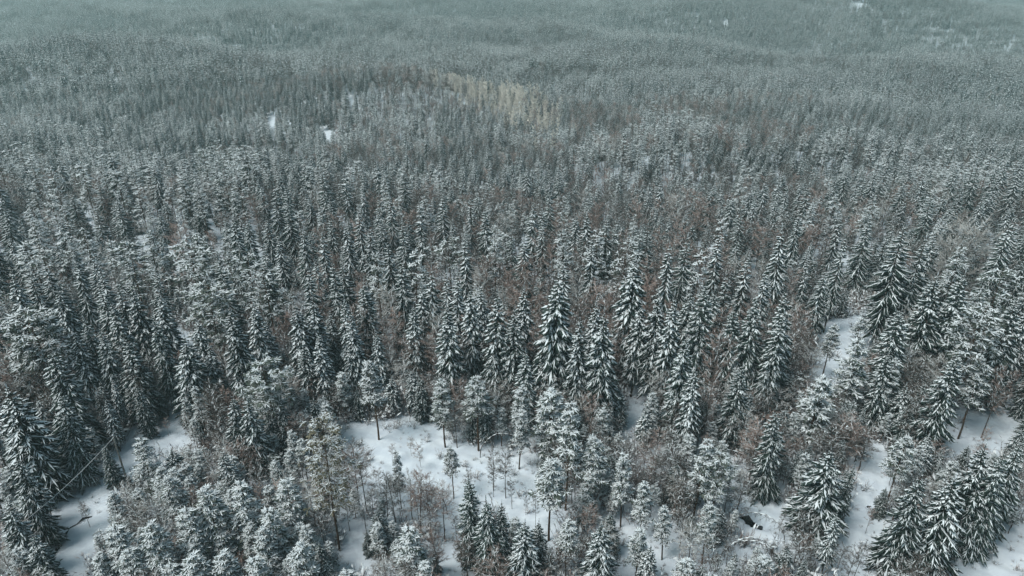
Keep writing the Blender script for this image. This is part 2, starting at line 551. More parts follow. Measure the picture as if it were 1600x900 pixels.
def joined(name, arr, mats):
    V, F, mi, n = [], [], [], 0
    for k, (v, f) in enumerate(arr):
        V.append(v); F.append(f + n); mi.append(np.full(len(f), k)); n += len(v)
    return bpy.data.objects.new(name, mesh_of(name, np.concatenate(V), np.concatenate(F), [M[m] for m in mats], np.concatenate(mi)))

SM = ('bark', 'spruce', 'snow')
PM = ('pinebark', 'pine', 'snow')
SPR = [(.20, 2.45, 1.0, 1.0), (.26, 2.2, 1.3, 1.1), (.16, 2.75, .8, .9), (.30, 2.3, 1.15, 1.25), (.22, 2.05, 1.35, 1.0),
       (.05, 2.9, .72, 1.05), (.04, 3.1, 1.0, 1.15), (.08, 2.6, .55, .9)]
PIN = [(.48, 2.3, 1.05, 1), (.42, 2.0, 1.1, 1), (.55, 2.4, 1.0, 1), (.30, 2.5, 1.15, 1), (.50, 2.9, .85, 0), (.45, 2.5, 1.0, 0)]
BAR = [('twigred', 2.5, .35, .40), ('twiggrey', 2.4, .30, .55), ('twigfrost', 2.7, .35, .75), ('twiggrey', 2.0, .25, .45), ('twigred', 2.2, .4, .2), ('twiggrey', 1.7, .4, .35)]
P0 = {'spruce': [proto('spruce_a', spruce(100 + i, 0, *a), SM) for i, a in enumerate(SPR)],
      'pine': [proto('pine_a', pine(200 + i, 0, *a), PM) for i, a in enumerate(PIN)],
      'birch': [proto('birch_a', bare(300 + i, 0, a[1], a[2], .028, a[3]), ('birchbark', a[0], 'snow')) for i, a in enumerate(BAR)]}
P1 = {'spruce': [proto('spruce_b', spruce(120 + i, 1, *a), SM) for i, a in enumerate(SPR)],
      'pine': [proto('pine_b', pine(220 + i, 1, *a), PM) for i, a in enumerate(PIN)],
      'birch': [proto('birch_b', bare(320 + i, 1, a[1], a[2], .028, a[3]), ('birchbark', a[0], 'snow')) for i, a in enumerate(BAR)]}
OLDPINE = proto('old_pine', pine(260, 0, .40, 3.3, .62, 0), ('pinebark', 'oldpine', 'snow'))
ROUND = proto('round_birch', bare(361, 0, 4.6, .22, .062, .5, 1.0), ('birchbark', 'twigfrost', 'snow'))
BENT = [proto('bent_birch', bent(400 + i), ('birchbark', 'twiggrey', 'snow')) for i in range(4)]
SHRUB = [proto('shrub', shrub(500 + i), ('birchbark', m, 'snow')) for i, m in enumerate(('twigred', 'twiggrey', 'twiggrey', 'twigred'))]
# joined single meshes for the uncounted forest
J = {'spruce': [joined('spruce_mass', spruce(140 + i, 1, *a), SM) for i, a in enumerate(SPR[:7] + [(q[0] + .04, q[1] * .95, q[2] * .8, q[3] * 1.1) for q in SPR[:7]])],
     'pine': [joined('pine_mass', pine(240 + i, 1, *a), PM) for i, a in enumerate(PIN)],
     'birch': [joined('birch_mass', bare(340 + i, 1, a[1], a[2], .03, a[3]), ('birchbark', a[0], 'snow')) for i, a in enumerate(BAR)],
     'larch': [joined('larch_mass', bare(350 + i, 1, 1.9, .15, .085, .5, 0), ('birchbark', 'twigpale', 'snow')) for i in range(3)],
     'shrub': [joined('shrub_mass', shrub(520 + i), ('birchbark', m, 'snow')) for i, m in enumerate(('twigred', 'twiggrey', 'twiggrey'))]}

# ------------------------------------------------------------------ which tree stands where
# tip of each tree that can be told apart in the photograph (pixels), then either the row of its foot ('b') or its height in metres ('h')
S, P, B = 'spruce', 'pine', 'birch'
HERO = []
def H(kind, tx, ty, b=None, h=None, w=1.0, v=None, label=None): HERO.append(dict(kind=kind, tx=tx, ty=ty, b=b, h=h, w=w, v=v, label=label))
# --- named individuals
H(P, 500, 662, b=862, w=.80, v='old', label='big old pine with broad olive crown and tall dark bare trunk beside the clearing')
H(S, 279, 522, b=655, w=1.25, v=6, label='wide dark spruce at the snowy gap in the woods, branches down to the snow')
H(S, 10, 595, b=775, w=1.3, v=6, label='large snow-striped spruce at the left edge above the frozen brook')
H(S, 733, 735, b=882, v=7, w=.95, label='dark pointed spruce, tallest of three at the foot of the clearing')
H(S, 765, 770, b=905, v=5, label='middle one of the three dark spruces at the foot of the clearing')
H(S, 783, 775, b=900, v=7, w=.8, label='slim rear spruce of the three dark spruces at the foot of the clearing')
H(P, 862, 715, b=842, w=1.15, v=2, label='pale pine on a long dark trunk standing alone on the open snow')
H(P, 705, 695, b=777, w=.8, v=2, label='thin small pine on the white clearing, trunk bare below')
H(P, 579, 562, b=688, v=0, label='slender pine at the far rim of the clearing, trunk bare at the foot')
H(P, 690, 592, b=698, v=0, label='pine with drooping snowy boughs at the far rim of the clearing')
H(P, 745, 590, b=703, v=2, w=1.1, label='dome-topped snowy pine right of another at the rim of the clearing')
H(P, 862, 605, b=722, v=3, w=1.45, label='broad warm-white pine in front of the tall spruce row')
H(P, 892, 628, b=798, v=1, w=1.0, label='snow-clotted pine just behind the lone pine on the open snow')
H(P, 930, 683, b=806, v=0, w=1.1, label='conical white pine between the lone pale pine and the leaning thin pine')
H(P, 980, 705, b=823, v=1, w=.9, label='leaning thin pine with clumped snow beside the conical white pine')
H(P, 1010, 755, b=845, v=1, w=1.0, label='small white pine above the lower snow patch')
H(P, 1103, 683, b=815, v=1, w=.95, label='snow-plastered pine rising above the tangled birches')
H(P, 1130, 710, b=822, v=5, w=1.0, label='round-topped pine thick with snow beside the snow-plastered pine')
H(P, 1112, 785, b=880, v=1, w=.9, label='white lumpy pine among the tangled birches beside the dark hollow')
H(S, 1307, 695, b=835, v=6, w=1.45, label='wide spreading spruce with heavy hanging boughs between two snow patches')
H(S, 1332, 722, b=820, v=7, w=.65, label='thin dark spruce close beside the wide spreading spruce')
H(S, 1310, 800, b=898, v=1, w=.75, label='small narrow spruce thickly coated in snow at the lower edge')
H(P, 1418, 685, b=801, v=2, w=1.0, label='pine with a dark slanting trunk rising from the snow strip')
H(S, 1386, 760, b=810, v=7, w=1.0, label='little dark spruce at the foot of the slanting pine trunk')
H(S, 1442, 735, b=900, v=5, w=.95, label='tall snowy spruce beside the lower snow strip')
H(S, 1496, 738, b=905, v=6, w=1.15, label='full spruce with bold white ribs of snow, lower corner of the woods')
H(S, 1550, 695, b=858, v=5, w=1.1, label='dark spruce behind the ribbed one, below the pale snow glade')
H(S, 1577, 700, b=865, v=5, w=.95, label='snow-speckled spruce at the right edge below the pale snow glade')
H(S, 1495, 545, b=712, v=2, w=1.1, label='tall slanting spruce with bright boughs left of the pale snow glade')
H(S, 1395, 547, b=672, v=2, w=1.0, label='symmetrical snow-laden spruce left of the tall slanting one')
H(P, 1285, 585, b=702, v=3, w=1.35, label='broad feathery pine with its dark stem showing through')
H(P, 1535, 470, b=662, v=4, w=1.1, label='big frosty pine over the pale snow glade, its trunk foot bare')
H(B, 1575, 572, b=686, v=0, w=.9, label='reddish bare birch leaning over the pale snow glade')
H(B, 1530, 345, b=470, v='round', w=1.0, label='large round frost-grey leafless tree among dark spruces near the right edge')
H(B, 1492, 372, b=480, v='round', w=.9, label='smaller frost-grey leafless tree joined to the larger round one')
H(S, 950, 474, b=672, v=0, w=1.15, label='bright snow-laden spruce, front of the tall row, with full skirt')
H(S, 868, 424, b=640, v=3, w=1.3, label='tall broad spruce with herringbone snow and long bare trunk')
H(S, 817, 440, b=620, v=1, w=.95, label='narrow tall spruce left of the herringbone one')
H(S, 992, 398, b=600, v=3, w=1.25, label='tall tiered spruce with a red-brown birch under it')
H(S, 907, 487, b=665, v=0, w=.9, label='slim spruce between the herringbone spruce and the bright one')
H(S, 929, 457, b=640, v=1, w=.85, label='narrow spruce tucked behind the bright front spruce')
H(S, 1074, 515, b=690, v=0, w=1.0, label='tall spruce with a paler one directly before it')
H(S, 1086, 568, b=712, v=1, w=1.0, label='pale snowy spruce directly before a taller one')
H(S, 1160, 565, b=702, v=2, w=1.05, label='cone-shaped spruce beside a bare birch, snow at its foot')
H(B, 1125, 510, b=700, v=0, w=.85, label='tall pinkish bare birch on a straight pale stem')
H(S, 1010, 635, b=698, v=4, w=1.3, label='young snowy spruce before the gap with red trunks')
H(S, 955, 632, b=690, v=4, w=.6, label='tiny narrow white spruce under the bright front spruce')
H(S, 1322, 366, b=520, v=1, w=.85, label='slender bright spruce standing over the upper snow gap')
H(S, 1266, 397, b=520, v=4, w=.8, label='short slim spruce left of the slender bright one')
H(S, 1222, 628, b=778, v=5, w=.85, label='spruce with white horizontal tiers left of the feathery pine')
H(P, 411, 562, b=700, v=4, w=1.35, label='broad flat-topped pine rising over a narrow spruce')
H(S, 434, 617, b=712, v=5, w=.9, label='narrow spruce in front of the broad flat-topped pine')
H(S, 265, 700, b=772, v=6, w=1.25, label='small dark spruce between pale pines near the brook')
H(S, 347, 700, b=795, v=6, w=.95, label='white-ribbed young spruce among the pale pines')
H(S, 361, 612, b=735, v=5, w=.95, label='left one of a pair of dark spruces')
H(S, 386, 617, b=738, v=6, w=.95, label='right one of a pair of dark spruces')
H(P, 215, 685, b=785, v=3, w=1.1, label='slanting pale pine leaning over the frozen brook')
H(P, 412, 420, b=560, v=4, w=1.25, label='massive round-headed pine, snow clumps hanging on its side')
H(P, 702, 370, b=480, v=5, w=1.1, label='umbrella-shaped pine with a white cap among spruces')
H(B, 1455, 795, b=860, v=4, w=.9)
# --- the rest of the trees one can tell apart
for tx, ty, b_, w_, v_ in [
    (77, 535, 712, 1.15, 5), (84, 605, 752, 1.0, 5), (12, 495, 655, 1.2, 6), (135, 490, 640, .95, 2), (152, 505, 650, .85, 0), (170, 587, 675, .8, 4),
    (160, 617, 705, .9, 4), (211, 597, 682, .9, 7), (172, 470, 590, 1.0, 2), (240, 488, 637, .85, 2), (247, 612, 648, 1.3, 7), (320, 530, 640, .9, 0),
    (595, 797, 845, .8, 7), (570, 825, 868, .9, 7), (817, 808, 925, 1.1, 6), (840, 808, 900, .8, 5), (858, 850, 915, .9, 6), (942, 812, 930, 1.05, 6),
    (1017, 848, 925, 1.0, 1), (1257, 870, 935, .8, 7), (1516, 690, 745, 1.0, 7), (1598, 685, 850, .9, 5), (5, 780, 900, 1.0, 6), (50, 830, 930, 1.0, 5),
    (20, 705, 850, .9, 5), (160, 690, 760, .9, 7), (1471, 425, 620, 1.15, 2), (1512, 420, 620, 1.05, 2), (1414, 480, 650, 1.15, 2), (1447, 365, 540, 1.1, 2),
    (1417, 345, 540, 1.4, 2), (1580, 338, 500, 1.0, 0), (1592, 460, 640, 1.0, 2), (1231, 347, 520, 1.0, 1), (1236, 448, 640, .95, 2), (1220, 480, 660, .8, 0)]:
    H(S, tx, ty, b=b_, w=w_, v=v_)
for tx, ty, h_ in [
    (414, 497, 15), (494, 510, 17), (472, 535, 14), (436, 540, 9), (589, 515, 14), (515, 480, 16), (545, 537, 12), (411, 380, 21), (435, 362, 21), (466, 352, 21),
    (501, 355, 21), (520, 405, 21), (476, 407, 21), (487, 457, 20), (461, 465, 20), (534, 460, 19), (549, 477, 19), (562, 430, 21), (624, 397, 21), (667, 415, 22),
    (727, 362, 22), (710, 417, 22), (696, 417, 20), (735, 445, 22), (752, 440, 21), (774, 450, 23), (884, 397, 22), (1002, 350, 22), (1047, 375, 24), (1055, 452, 23),
    (1032, 452, 22), (1125, 355, 24), (1105, 437, 24), (1080, 445, 20), (1167, 387, 21), (1182, 455, 22), (845, 552, 12), (819, 545, 16), (1313, 335, 21), (1360, 335, 22),
    (12, 420, 22), (40, 412, 21), (68, 405, 21), (88, 445, 19), (112, 402, 21), (150, 405, 21), (157, 435, 20), (180, 440, 20), (205, 440, 20), (236, 415, 19),
    (244, 450, 20), (360, 470, 21), (390, 465, 20), (302, 492, 17), (172, 465, 20), (655, 310, 24), (690, 300, 23), (610, 300, 23), (560, 320, 23), (735, 300, 22),
    (425, 285, 24), (450, 310, 22), (575, 345, 22), (540, 345, 21), (630, 340, 22), (760, 320, 21), (850, 340, 20), (900, 330, 20), (950, 335, 20), (1200, 410, 22), (1250, 330, 21),
    (1145, 300, 20), (1290, 420, 18), (660, 440, 19), (640, 470, 18), (700, 470, 21), (800, 480, 20), (1000, 470, 19), (1150, 470, 20), (60, 470, 20), (110, 510, 18), (200, 520, 17)]:
    H(S, tx, ty, h=h_)
for tx, ty, h_, w_, v_ in [
    (47, 477, 22, 1.3, 4), (197, 380, 21, 1.2, 4), (230, 362, 21, 1.1, 0), (290, 380, 22, 1.4, 4), (320, 442, 21, 1.2, 4), (357, 392, 21, 1.0, 5), (382, 387, 21, 1.0, 5),
    (585, 390, 20, 1.0, 0), (645, 390, 21, 1.1, 3), (1575, 415, 21, 1.1, 5), (1542, 560, 15, 1.0, 0), (1345, 527, 16, 1.3, 3), (1305, 505, 12, 1.0, 0), (1350, 480, 12, 1.0, 1),
    (187, 818, 11, 1.3, 3), (240, 815, 12, 1.2, 3), (290, 790, 12, 1.2, 3), (320, 765, 13, 1.2, 0), (375, 755, 13, 1.2, 3), (345, 862, 9, 1.3, 3), (300, 868, 9, 1.4, 3),
    (262, 742, 12, 1.0, 0), (445, 750, 12, 1.2, 3), (420, 790, 11, 1.2, 3), (470, 850, 10, 1.3, 3), (410, 822, 10, 1.2, 3), (540, 888, 8, 1.3, 3), (618, 700, 11, .6, 1),
    (638, 825, 11, 1.3, 3), (1002, 825, 9, 1.0, 1), (887, 815, 9, 1.1, 0), (1073, 875, 7, 1.5, 3), (1195, 868, 7, 1.6, 3), (270, 85, 20, 1.0, 4), (815, 600, 13, .9, 0),
    (812, 640, 11, .9, 1), (1045, 790, 9, .9, 1), (200, 860, 9, 1.3, 3), (265, 880, 8, 1.3, 3), (395, 870, 9, 1.3, 3), (1400, 560, 14, .9, 0)]:
    H(P, tx, ty, h=h_, w=w_, v=v_)
for tx, ty, h_, w_, v_ in [
    (832, 417, 18, 1.2, 0), (950, 445, 16, 1.3, 0), (988, 500, 14, 1.2, 0), (765, 395, 18, 1.3, 0), (1060, 300, 18, 1.4, 2), (1100, 300, 18, 1.4, 0), (205, 560, 13, 1.2, 3), (190, 540, 13, 1.2, 1),
    (320, 590, 14, 1.1, 1), (330, 610, 13, 1.1, 3), (640, 520, 12, 1.0, 0), (620, 480, 13, 1.0, 4), (790, 330, 18, 1.3, 2), (275, 340, 18, 1.2, 4), (395, 300, 18, 1.3, 0),
    (205, 790, 9, 1.0, 1), (228, 798, 9, 1.0, 3), (240, 775, 10, 1.1, 2), (548, 682, 12, .9, 1), (560, 692, 12, 1.0, 0), (650, 735, 11, 1.2, 4), (690, 757, 10, 1.0, 0), (610, 735, 10, 1.1, 3),
    (1310, 660, 9, 1.6, 1), (1340, 650, 9, 1.6, 0), (1360, 670, 8, 1.5, 3), (1470, 690, 5, 1.8, 4), (1535, 695, 4, 1.8, 4), (1050, 690, 10, 1.3, 1), (1070, 740, 9, 1.4, 3), (1160, 740, 9, 1.2, 1),
    (975, 690, 10, 1.3, 1), (1030, 700, 10, 1.1, 3), (920, 830, 9, .9, 5), (1340, 850, 9, .8, 5), (1352, 842, 8, .7, 5), (712, 800, 6, .7, 5), (800, 745, 6, .7, 5), (822, 760, 5, .7, 3), (655, 690, 5, .8, 5), (640, 680, 4, .8, 3), (770, 725, 6, .7, 5), (838, 770, 6, .7, 5), (610, 690, 4, .8, 5), (730, 730, 5, .7, 5), (1000, 850, 5, .7, 5), (1365, 790, 5, .7, 5), (1545, 665, 5, .8, 5), (1225, 800, 5, .7, 5), (125, 780, 5, .8, 3), (255, 650, 4, .8, 5), (1320, 845, 8, .8, 5), (1265, 790, 8, 1.2, 1), (950, 280, 18, 1.3, 4), (1190, 650, 12, 1.2, 0),
    (1205, 330, 18, 1.3, 1), (1285, 330, 18, 1.2, 1), (1240, 510, 13, 1.2, 1), (680, 830, 9, 1.0, 4), (600, 865, 8, 1.2, 1), (720, 830, 7, .7, 5), (790, 700, 9, .9, 5), (770, 690, 9, .9, 3)]:
    H(B, tx, ty, h=h_, w=w_, v=v_)

trees = []
def add_tree(kind, x, y, h, w=1.0, v=None, hero=False, label=None):
    z = float(T(x, y))
    trees.append(dict(kind=kind, x=x, y=y, z=z, h=h, w=w, v=v, hero=hero, label=label, rot=random.uniform(0, 6.283)))

for e in HERO:
    if e['h'] is None:
        lo, hi = 2.0, 34.0
        for _ in range(13):
            hm = (lo + hi) / 2
            x, y = hit(e['tx'], e['ty'], hm)
            _, yy = proj(x, y, float(T(x, y)))
            if yy < e['b']: lo = hm
            else: hi = hm
        h = hm
    else: h = e['h']
    x, y = hit(e['tx'], e['ty'], h)
    v = e['v']
    if v is None:
        v = random.choice((0, 1, 2, 3, 4)) if e['kind'] == S else random.randrange(4)
    add_tree(e['kind'], x, y, h, e['w'] * random.uniform(.94, 1.06) * (20 / max(h, 9)) ** 0.35, v, True, e['label'])

# open snow that the photograph shows (outlines in picture pixels): nothing tall stands on it or before it
OPEN = [
    [(522, 672), (600, 652), (690, 662), (700, 700), (770, 705), (800, 735), (850, 752), (872, 830), (850, 852), (800, 800), (740, 770), (720, 760), (640, 738), (560, 722)],
    [(695, 785), (722, 778), (722, 892), (690, 892)],
    [(60, 905), (88, 850), (95, 800), (115, 765), (165, 722), (235, 652), (285, 640), (292, 692), (245, 695), (190, 745), (150, 795), (140, 850), (125, 905)],
    [(262, 512), (300, 518), (302, 545), (272, 545)],
    [(113, 570), (135, 565), (148, 640), (122, 615)],
    [(960, 815), (1052, 818), (1048, 885), (985, 905), (965, 870)],
    [(1345, 712), (1388, 700), (1382, 780), (1376, 905), (1300, 905), (1338, 815)],
    [(1480, 640), (1575, 632), (1590, 680), (1525, 722), (1480, 692)],
    [(1200, 772), (1255, 800), (1245, 845), (1160, 830), (1155, 790)],
    [(1280, 505), (1352, 490), (1372, 525), (1300, 605), (1268, 592)],
    [(970, 625), (1005, 590), (1012, 650), (980, 668)],
    [(538, 828), (574, 828), (572, 892), (528, 892)],
    [(1525, 850), (1600, 845), (1600, 900), (1480, 900)],
    [(800, 690), (838, 680), (828, 760), (805, 760)],
    [(417, 184), (427, 182), (431, 197), (421, 199)], [(492, 209), (518, 208), (524, 215), (502, 216)], [(545, 146), (551, 145), (552, 158), (546, 158)],
    [(1121, 18), (1124, 17), (1129, 27), (1134, 37), (1129, 38), (1126, 30)], [(1080, 15), (1092, 17), (1090, 20), (1080, 19)], [(1310, 0), (1345, 0), (1340, 5), (1312, 4)],
    [(1122, 95), (1131, 95), (1130, 104), (1122, 104)], [(630, 32), (645, 32), (645, 40), (632, 40)], [(309, 106), (315, 106), (316, 113), (310, 113)]]

# random fill, near zone (everything that stands closer than about 620 m)
def noise2(x, y, s, o):
    return (np.sin(x / s + o) * np.cos(y / (s * .83) + 2.1 * o) + np.sin((x + y) / (s * 1.7) + 3.3 * o) * np.cos((x - 1.3 * y) / (s * 1.31) + o)) * .5

cell = 6.5
occ = {}
def stand(x, y, tall): occ.setdefault((int(x // cell), int(y // cell)), []).append((x, y, tall))
for t in trees: stand(t['x'], t['y'], t['h'] > 12)
def free(x, y, tall, r_tall, r_low):
    cx, cy = int(x // cell), int(y // cell)
    for a in (-1, 0, 1):
        for b in (-1, 0, 1):
            for (ox, oy, ot) in occ.get((cx + a, cy + b), ()):
                r = r_tall if (tall and ot) else r_low
                if (ox - x) ** 2 + (oy - y) ** 2 < r * r: return False
    return True

NCAND = 56000
ys = np.sqrt(RNG.uniform(42.0 ** 2, 620.0 ** 2, NCAND))
xs = RNG.uniform(-1, 1, NCAND) * (ys * .86 + 16)
bpx, bpy_ = proj(xs, ys, T(xs, ys))
xs = np.concatenate([xs, (xe := RNG.uniform(-95, 95, 9000))]); ys = np.concatenate([ys, (ye := RNG.uniform(44, 118, 9000))])
NCAND = len(xs)
bpx, bpy_ = proj(xs, ys, T(xs, ys))
n_a, n_b = noise2(xs, ys, 33, .7), noise2(xs, ys, 61, 2.2)
# stands of one age and kind, with clear edges between them
NS = 520
st_y = 140 + 3800 * RNG.random(NS) ** 1.9
st_x = RNG.uniform(-1, 1, NS) * (st_y * .9 + 30)
st_kind = RNG.choice(4, NS, p=[.58, .16, .14, .12])            # spruce, pine, birch-rich, young spruce
st_h = np.where(st_kind == 3, RNG.uniform(.48, .62, NS), RNG.uniform(.72, 1.08, NS))
def stand_of(x, y):
    out = np.empty(len(x), int)
    for a_ in range(0, len(x), 4000):
        b_ = slice(a_, a_ + 4000)
        wx = x[b_] + 14 * np.sin(y[b_] / 23) ; wy = y[b_] + 11 * np.sin(x[b_] / 19)
        out[b_] = np.argmin((wx[:, None] - st_x) ** 2 + ((wy[:, None] - st_y) * 1.25) ** 2, 1)
    return out
stn = stand_of(xs, ys)
order = np.argsort(ys)
fill = []
for i in order:
    x, y, px, py = float(xs[i]), float(ys[i]), float(bpx[i]), float(bpy_[i])
    # species and size by part of the woods
    q = random.random()
    far = y > 190
    if not far and py > 715:
        dens, hh = .62, (4.0, 8.5)
        if px < 480: k = P if q < .50 else (B if q < .93 else S)
        elif px < 720: k = B if q < .72 else (P if q < .88 else S)
        elif px < 1230: k = B if q < .62 else (P if q < .85 else S)
        else: k = S if q < .35 else (B if q < .85 else P)
    elif not far and py > 640:
        dens, hh = .9, (4.5, 10)
        k = B if q < .55 else (S if q < .82 else P)
        if px < 260 or px > 1380: k, hh = (S if q < .7 else B), (9, 17)
    else:
        dens, hh = 1.0, (13, 23)
        tall_ = random.random() < (.52 if y < 280 else .66)
        if tall_:
            k = S if q < .86 else P
            if px < 420 and py < 560 and q > .66: k = P
            if y > 150:
                sk = st_kind[stn[i]]
                if sk == 1: k = P if q < .72 else S
                if sk == 2 and q < .72: tall_ = False
                if sk == 3: k = S
            if n_a[i] > .5 and q < .5: tall_ = False
        if not tall_:
            k, hh = (B, (8, 17) if 500 < px < 1270 else (6, 13)) if random.random() < (.72 if 380 < px < 1270 else .58) else (S, (3, 9))
    if random.random() > dens: continue
    h = random.uniform(*hh)
    tall = h > 12 and k != B
    rt = 5.4 if y < 150 else 5.7 if y < 280 else 4.9
    if y > 150 and tall: h *= st_h[stn[i]]; rt = max(3.0, rt * min(1, st_h[stn[i]] ** 1.2))
    if not free(x, y, tall, rt, (1.35 if y < 110 else 1.9)): continue
    stand(x, y, tall)
    fill.append((k, x, y, h))
fx = np.array([f[1] for f in fill]); fy = np.array([f[2] for f in fill]); fh = np.array([f[3] for f in fill]); fz = T(fx, fy)
bad = np.zeros(len(fill), bool)
for s in (0, .25, .5, .75, 1.0):
    px, py = proj(fx, fy, fz + fh * s)
    hw = FPX * fh * .10 / np.hypot(fy, fx)
    for poly in OPEN:
        for sg in (-1, 0, 1):
            bad |= in_poly(px + sg * hw * (1 - s), py, poly)
# the pale larch stand across the valley
LARCH = [(675, 80), (735, 80), (790, 108), (840, 152), (880, 205), (835, 200), (780, 175), (720, 145), (685, 112)]
lpx, lpy = proj(fx, fy, fz + fh * .7)
isl = in_poly(lpx + RNG.normal(0, 16, len(fx)), lpy + RNG.normal(0, 7, len(fx)), LARCH)
# do not cover the trees told apart: drop tall fill whose crown lies over the upper half of one that stands well behind it
hx = np.array([t['x'] for t in trees]); hy = np.array([t['y'] for t in trees]); hh_ = np.array([t['h'] for t in trees]); hz = np.array([t['z'] for t in trees])
tx0, ty0 = proj(fx, fy, fz + fh)
bx0, by0 = proj(fx, fy, fz)
wpx = FPX * fh * .11 / np.hypot(fy, fx)
for level in (.8, .55, .4):
    ux, uy = proj(hx, hy, hz + hh_ * level)
    for j in range(len(hx)):
        f = np.clip((uy[j] - ty0) / np.maximum(by0 - ty0, 1), 0, 1)
        cx = tx0 + (bx0 - tx0) * f
        bad |= (fy < hy[j] - .5) & (fh > 9) & (uy[j] > ty0) & (uy[j] < by0) & (np.abs(ux[j] - cx) < wpx * (.35 + f))
for (k, x, y, h), b_, l_ in zip(fill, bad, isl):
    if b_ and not (y > 300 and random.random() < .15): continue
    if l_:
        if random.random() < .85: k = 'larch'
    nv = {S: 14, P: 6, B: 6, 'larch': 3}[k]
    v = random.randrange(nv)
    if k == S and h < 11: v = random.choice((4, 5, 6, 7, 0))
    if k == P and h < 11: v = random.choice((0, 1, 3, 3))
    ww = random.uniform(.98, 1.22) if (k == S and y > 125) else random.uniform(.85, 1.15)
    if k == P and h >= 11: v = random.choice((0, 1, 2, 3, 4, 5, 0, 3))
    if k == B:
        bx_, by_ = proj(x, y, float(T(x, y)) + h * .7)
        if 380 < bx_ < 1270 and 240 < by_ < 560: v = random.choice((0, 4, 0, 4, 2, 1))
        elif by_ >= 560: v = random.choice((1, 3, 5, 1, 3, 2, 2, 0))
        else: v = random.choice((1, 2, 3, 5, 2, 0))
    add_tree(k, x, y, h, ww * (20 / max(h, 8)) ** .35, v)

# ------------------------------------------------------------------ how much of each tree the photograph shows
BW, BH = 533, 300
buf = np.full((BH, BW), -1, np.int32)
tip = np.array([proj(t['x'], t['y'], t['z'] + t['h']) for t in trees]) / 3.0
foot = np.array([proj(t['x'], t['y'], t['z'] + t['h'] * (.15 if t['kind'] == S else .4)) for t in trees]) / 3.0
dist = np.array([math.hypot(t['y'], CAM_H) for t in trees])
for i in np.argsort(-dist):
    t = trees[i]
    (x0, y0), (x1, y1) = tip[i], foot[i]
    hw = max(.5, FPX / 3 * t['h'] * .115 * t['w'] / dist[i])
    for yy in range(max(0, int(y0)), min(BH - 1, int(y1)) + 1):
        f = (yy - y0) / max(y1 - y0, .5)
        f = min(max(f, 0), 1)
        cx = x0 + (x1 - x0) * f
        ww = hw * (f if t['kind'] == S else math.sin(min(1, f + .15) * 2.6))
        a, b_ = int(round(cx - ww)), int(round(cx + ww))
        if b_ < 0 or a >= BW: continue
        buf[yy, max(0, a):min(BW, b_ + 1)] = i
seen = np.bincount(buf[buf >= 0].ravel(), minlength=len(trees))

singles = {S: [], P: [], B: []}
rest = {S: [], P: [], B: [], 'larch': []}
for k in (S, P, B):
    ids = [i for i, t in enumerate(trees) if t['kind'] == k]
    ids.sort(key=lambda i: (-(trees[i]['label'] is not None), -seen[i]))
    for n_, i in enumerate(ids):
        if n_ < 300 and (seen[i] >= 3 or trees[i]['label']) and dist[i] < 420: singles[k].append(i)
        else: rest[k].append(i)
rest['larch'] = [i for i, t in enumerate(trees) if t['kind'] == 'larch']

# ------------------------------------------------------------------ single trees
NAME = {S: 'spruce_tree', P: 'pine_tree', B: 'birch_tree'}
CAT = {S: 'spruce', P: 'pine', B: 'birch'}
GROUP = {S: 'snow-covered spruces of the forest', P: 'snowy pines scattered through the forest', B: 'leafless birches between the conifers'}
_ones = 'zero one two three four five six seven eight nine ten eleven twelve thirteen fourteen fifteen sixteen seventeen eighteen nineteen'.split()
_tens = '. . twenty thirty forty fifty sixty seventy eighty ninety'.split()
def spell(n):
    n = int(n)
    if n < 20: return _ones[max(n, 0)]
    return _tens[n // 10] + ('-' + _ones[n % 10] if n % 10 else '') if n < 100 else 'one-hundred'
used = set()
def where(px, py):
    """place in the photograph, in words; halves and tenths of a percent only where two tips would otherwise share a place"""
    a, b = min(max(px / 16, 0), 100), min(max(py / 9, 0), 100)
    half = lambda v: spell(int(v * 2) // 2) + ('-and-a-half' if int(v * 2) % 2 else '')
    tenth = lambda v: spell(int(v)) + '-point-' + _ones[int(v * 10) % 10]
    for f in (lambda v: spell(round(v)), half, tenth):
        k = (f(a), f(b))
        if k not in used: break
    while k in used:
        b += .1
        k = (tenth(a), tenth(b))
    used.add(k)
    return k

def plant(name, meshes, loc, rz, sxy, sz, part_names=('trunk', 'crown', 'snow')):
    root = bpy.data.objects.new(name, None)
    root.empty_display_size = .5
    col.objects.link(root)
    root.location = loc
    root.rotation_euler = (random.gauss(0, .018), random.gauss(0, .018), rz)
    root.scale = (sxy, sxy, sz)
    tr = link(bpy.data.objects.new(part_names[0], meshes[0]), root)
    cr = link(bpy.data.objects.new(part_names[1], meshes[1]), root)
    sn = link(bpy.data.objects.new(part_names[2], meshes[2]), cr)
    cr['kind'] = 'stuff'
    sn['kind'] = 'stuff'
    return root

def describe(t, k, px, py):
    h = t['h']
    if k == S:
        look = ('dark lightly snowed' if t['v'] % 8 in (5, 7) else 'heavily snowed' if t['v'] % 8 in (1, 4) else 'snow-striped')
        size = 'tall' if h > 18 else ('mid-sized' if h > 12 else 'young')
    elif k == P:
        look = 'round-headed snowy' if t['v'] in (4, 5) else 'feathery snow-white'
        size = 'tall' if h > 17 else ('mid-sized' if h > 11 else 'young')
    else:
        look = {0: 'reddish bare', 4: 'reddish bare', 2: 'frosted bare', 'round': 'frosted bare'}.get(t['v'], 'grey bare')
        size = 'tall' if h > 14 else ('thin' if h > 9 else 'low')
    a, b = where(px, py)
    return '%s %s %s, its tip %s percent across and %s percent down the photo' % (size, look, CAT[k], a, b)

